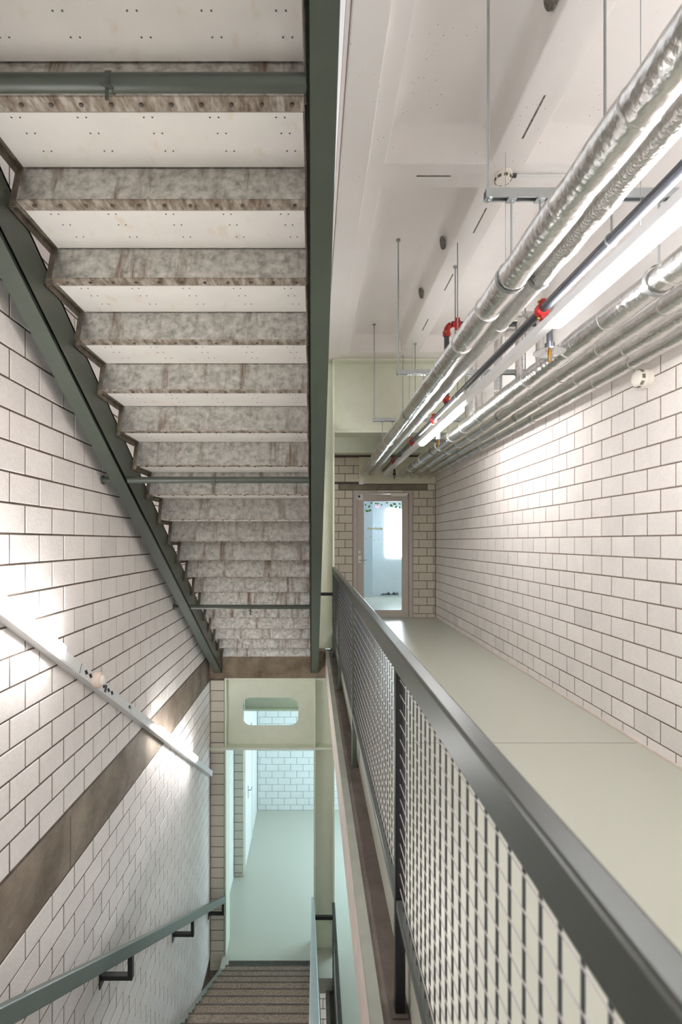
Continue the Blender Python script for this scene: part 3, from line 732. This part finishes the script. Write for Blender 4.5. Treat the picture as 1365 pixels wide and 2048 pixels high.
# sprinkler pipe
SPX, SPZ, SPR = 1.245, CAMZ+1.254, .0245
sp = empty('sprinkler_pipe', (SPX, 3, SPZ-SPR), 'dark grey sprinkler pipe with red couplings above the strip light', 'pipe')
build(MB().tube([(SPX, YBK+.1, SPZ), (SPX, YE-.031, SPZ)], SPR, 18), 'pipe_run', M['pipe_black'], sp, smooth=True)
def coupling(c, d, par=sp):
    c = Vector(c); d = Vector(d); a = Vector((1, 0, 0)) if abs(d.x) < .5 else Vector((0, 1, 0)); b_ = d.cross(a)
    q = MB().tube([c-d*.026, c-d*.018, c+d*.018, c+d*.026], .03, 16, radii=[.029, .037, .037, .029])
    q.obox(c+b_*.042, a, b_, d, .012, .012, .02).obox(c-b_*.042, a, b_, d, .012, .012, .02)
    cp = build(q, 'coupling', M['red'], par, base=c, smooth=True)
    for g_ in (1, -1): build(MB().tube([c+b_*.044*g_-a*.024, c+b_*.044*g_+a*.024], .007, 8), 'bolt', M['brass'], cp)
for y in (2.80, 5.30, 6.48, 8.0): coupling((SPX, y, SPZ), (0, 1, 0))
for y in (1.0, 2.15, 4.43, 7.1):
    band(SPX, y, SPZ, SPR+.005, 'pipe_clamp', M['zinc'], sp)
    build(MB().tube([(SPX, y, SPZ+SPR), (SPX, y, CAMZ+1.6 if y in (2.15,) else SOF)], .005, 8), 'hanger_rod', M['zinc'], sp)
VY = 4.79; VZ = CAMZ+2.015
build(MB().tube([(SPX, VY, SPZ), (SPX, VY, VZ-.06)], SPR*.95, 16), 'drop_pipe', M['pipe_black'], sp, smooth=True)
el = build(MB().tube([(SPX, VY, VZ-.075)]+[(SPX+.07*(1-math.cos(t)), VY, VZ-.07+.07*math.sin(t)) for t in [k*math.pi/12 for k in range(0, 7)]]+[(SPX+.085, VY, VZ)], .028, 14), 'elbow', M['red'], sp, smooth=True)
coupling((SPX, VY, VZ-.09), (0, 0, 1)); coupling((SPX+.1, VY, VZ), (1, 0, 0)); coupling((SPX, VY, SPZ+.06), (0, 0, 1))
build(MB().tube([(SPX+.08, VY, VZ), (XR-.01, VY, VZ)], SPR*.95, 16), 'branch_pipe', M['pipe_black'], sp, smooth=True)
# sprinkler heads with clear guard discs
TRX0, TRX1, TRZ0, TRZ1 = 1.24, 1.30, CAMZ+1.15, CAMZ+1.195
for (y, lb) in ((2.87, 'sprinkler head with clear disc beside the nearer strip light'), (5.38, 'sprinkler head with clear disc under the farther strip light'), (8.3, 'dark sprinkler head hanging just before the cream board')):
    x = TRX1+.017; zt = CAMZ+1.045
    s_ = empty('ceiling_sprinkler', (x, y, zt), lb, 'sprinkler', 'sprinkler heads')
    dk = M['pipe_black'] if y < 8 else M['black']
    build(MB().tube([(SPX, y, SPZ), (x-.02, y, SPZ), (x, y, SPZ-.02), (x, y, zt+.05)], .016, 12).tube([(x, y, zt+.055), (x, y, zt+.015)], .026, 10), 'drop', dk, s_, smooth=True)
    n = 28; build(MB().tube([(x, y, zt+.004), (x, y, zt+.008)], .085, n), 'guard_disc', M['plastic'] if y < 8 else M['zinc'], s_)
    build(MB().tube([(x, y, zt+.015), (x, y, zt-.012), (x, y, zt-.02), (x, y, zt-.04), (x, y, zt-.043)], .01, 10, radii=[.012, .009, .006, .005, .015]), 'nozzle', M['brass'] if y < 8 else M['black'], s_, smooth=True)
# strut supports
for (y, xr, lb) in ((2.35, 2.02, 'galvanised strut hanging nearest under the coffered ceiling'), (4.81, 2.02, 'galvanised strut hanging in the middle beside the red elbow'), (6.68, 2.02, 'galvanised strut hanging in front of the pale green beam')):
    z = CAMZ+1.575; o = empty('strut_support', (1.4, y, z), lb, 'strut', 'hanging pipe struts')
    q = MB().box(.785, xr, y-.02, y+.02, z+.018, z+.0205).box(.785, xr, y-.0205, y-.018, z-.02, z+.02).box(.785, xr, y+.018, y+.0205, z-.02, z+.02).box(.785, xr, y-.018, y-.011, z-.02, z-.0175).box(.785, xr, y+.011, y+.018, z-.02, z-.0175)
    build(q, 'channel', M['zinc'], o)
    for x in (.80, 1.33, 1.98):
        zt = PT-.002 if x < 1.9 else SOF+.17
        zt = PT-.002 if x < 1 else (SOF if x < 1.5 else SOF+.19)
        build(MB().tube([(x, y, z-.03), (x, y, zt)], .0065, 8), 'threaded_rod', M['zinc'], o)
        build(MB().tube([(x, y, zt-.012), (x, y, zt)], .02, 10).tube([(x, y, z-.026), (x, y, z-.02)], .018, 6), 'nut', M['zinc'], o)
    for (px_, pz_, pr_) in (PA, PB)+tuple((e[0], e[1], e[2]) for e in E):
        xx = px_ if px_ > .92 else .92
        hg = build(MB().tube([(px_, y, pz_+pr_), (px_, y, z-.01)], .005, 8), 'hanger_rod', M['zinc'], o)
        build(MB().tube([(px_, y-.012, pz_), (px_, y+.012, pz_)], pr_+.007, 18, caps=False), 'clamp_ring', M['zinc'], hg, smooth=True)
        box('channel_nut', (px_-.02, px_+.02, y-.021, y+.021, z-.026, z-.0205), M['zinc'], hg)

# ------------------------------------------------------------------ lights
def led_box(name, c, U, V, W, hu, hv, hw, parent, mat='led'):
    q = MB().obox(c, U, V, W, hu, hv, hw); return build(q, name, M[mat], parent, base=c, bev=min(hv, hw)*.7, smooth=True)
gl = empty('strip_light', (1.25, 3, TRZ0), 'white trunking strip light with lit tubes above the gallery', 'light')
box('trunking', (TRX0, TRX1, YBK+.1, YE-.04, TRZ0, TRZ1), M['trunk'], gl, bev=.003)
for (a, b_) in ((-5.5, -3.9), (-2.2, -.6), (1.1, 2.7), (4.4, 6.0)):  # the two spans behind the camera are unseen modules added for front light
    led_box('diffuser', Vector(((TRX0+TRX1)/2, (a+b_)/2, TRZ0-.021)), Vector((0, 1, 0)), Vector((1, 0, 0)), Vector((0, 0, 1)), (b_-a)/2, .028, .0225, gl)
    led_box('fill_uplight', Vector(((TRX0+TRX1)/2, (a+b_)/2, TRZ1-.002)), Vector((0, 1, 0)), Vector((1, 0, 0)), Vector((0, 0, 1)), (b_-a)/2, .024, .0035, gl, 'fill_up')  # added upward strip, out of view, to brighten the ceiling
for y in (2.0, 3.4, 6.6): build(MB().tube([(1.27, y, TRZ1), (1.27, y, SOF-.001)], .0015, 6), 'suspension_wire', M['zinc'], gl)
# unseen strip light repeated in the lower gallery, put in for its light
gl2 = empty('strip_light', (1.25, 3, TRZ0+LOW), 'unseen white strip light repeated in the lower gallery under the slab', 'light')
box('trunking', (TRX0, TRX1, YBK+.1, 7.1, TRZ0+LOW, TRZ1+LOW), M['trunk'], gl2)
for (a, b_) in ((1.1, 2.7), (4.4, 6.0)):
    led_box('diffuser', Vector(((TRX0+TRX1)/2, (a+b_)/2, TRZ0-.021+LOW)), Vector((0, 1, 0)), Vector((1, 0, 0)), Vector((0, 0, 1)), (b_-a)/2, .028, .0225, gl2, 'led_low')
for y in (1, 4, 6.5): build(MB().tube([(1.27, y, TRZ1+LOW), (1.27, y, -.56)], .003, 6), 'suspension_wire', M['zinc'], gl2)
# stair wall light
U = Vector((0, 1, -SL)).normalized(); V = Vector((0, SL, 1)).normalized(); W = Vector((1, 0, 0))
def wl_pt(y, off=0): return Vector((XL, y, -.40-SL*(y-4.7)))+W*off
swl = empty('stair_wall_light', wl_pt(4), 'sloping white strip light on the beige stair wall', 'light')
ln = math.sqrt(1+SL*SL)
def along(ya, yb, hv, off0, off1, name, mat, vsh=0., bev=.003):
    c = wl_pt((ya+yb)/2, (off0+off1)/2)+V*vsh
    return build(MB().obox(c, U, V, W, (yb-ya)/2*ln, hv, (off1-off0)/2), name, mat, swl, base=c, bev=bev, smooth=bev > .005)
along(.75, 7.08, .034, .0, .055, 'trunking', M['trunk'])
for (a, b_) in ((-9, -9), (1.29, 2.79), (4.52, 6.0)):
    if a > 0: along(a, b_, .027, .054, .098, 'diffuser', M['led_stair'], .004, .018)
for (a, b_) in ((2.8, 3.04), (3.9, 4.5)): along(a, b_, .028, .055, .058, 'cover_plate', M['white'], .002, .001)
for (y, s) in ((3.045, .004), (3.9, .002)): along(y, y+s, .03, .0552, .0562, 'seam', M['print'], 0, 0)
for y in (3.1, 3.16, 3.36, 3.44, 3.5, 3.84):
    along(y, y+.045, .005, .0555, .0565, 'arrow_mark', M['print'], .004, 0); along(y+.012, y+.03, .013, .0555, .0565, 'arrow_mark', M['print'], .004, 0)
along(3.40, 3.43, .024, .0555, .0568, 'socket_mark', M['print'], 0, 0)
c = wl_pt(3.25, .055)
sn = build(MB().tube([c, c+W*.035, c+W*.042], .05, 24, radii=[.05, .05, .045]), 'sensor', M['peachplastic'], swl, base=c, smooth=True)
build(MB().tube([c+W*.042, c+W*.052, c+W*.06, c+W*.064], .03, 20, radii=[.036, .032, .02, .006]), 'lens', M['detector'], sn, base=c, smooth=True)

# ------------------------------------------------------------------ detectors
def detector(c, d, label, r=.062, h=1.):
    c = Vector(c); d = Vector(d); o = empty('smoke_detector', c, label, 'smoke detector', 'smoke detectors')
    build(MB().tube([c, c+d*.035*h], r, 24), 'base', M['detector'], o, smooth=True)
    build(MB().tube([c+d*.035*h, c+d*.05*h, c+d*.075*h, c+d*.085*h, c+d*.088*h], r, 24, radii=[r*.98, r*.9, r*.86, r*.7, r*.5]), 'head', M['detector'], o, smooth=True)
    a = Vector((0, 1, 0)) if abs(d.y) < .5 else Vector((1, 0, 0)); b_ = d.cross(a); q = MB()
    for k in range(8):
        t = 2*math.pi*k/8; n = a*math.cos(t)+b_*math.sin(t); q.obox(c+d*.062*h+n*r*.865, d, d.cross(n), n, .009, .013, .003)
    build(q, 'vent_slots', M['hole'], o); return o
detector((XR, 3.35, 2.398), (-1, 0, 0), 'white smoke detector fixed high on the block wall')
cx, cy = onceil(1007, 348)
detector((cx, cy, SOF), (0, 0, -1), 'white smoke detector on the ceiling rib behind the strut', .062, .6)
cd = build(MB().tube([(cx+.07, cy, SOF-.012), (XR-.06, cy, SOF-.012)], .011, 10), 'cable_conduit', M['white'], base=(1.6, cy, SOF), smooth=True); tag(cd, 'thin white conduit along the ceiling rib', 'conduit')
build(MB().tube([(cx+.055, cy, SOF-.012), (cx+.09, cy, SOF-.012)], .014, 10), 'gland', M['print'], cd, smooth=True)
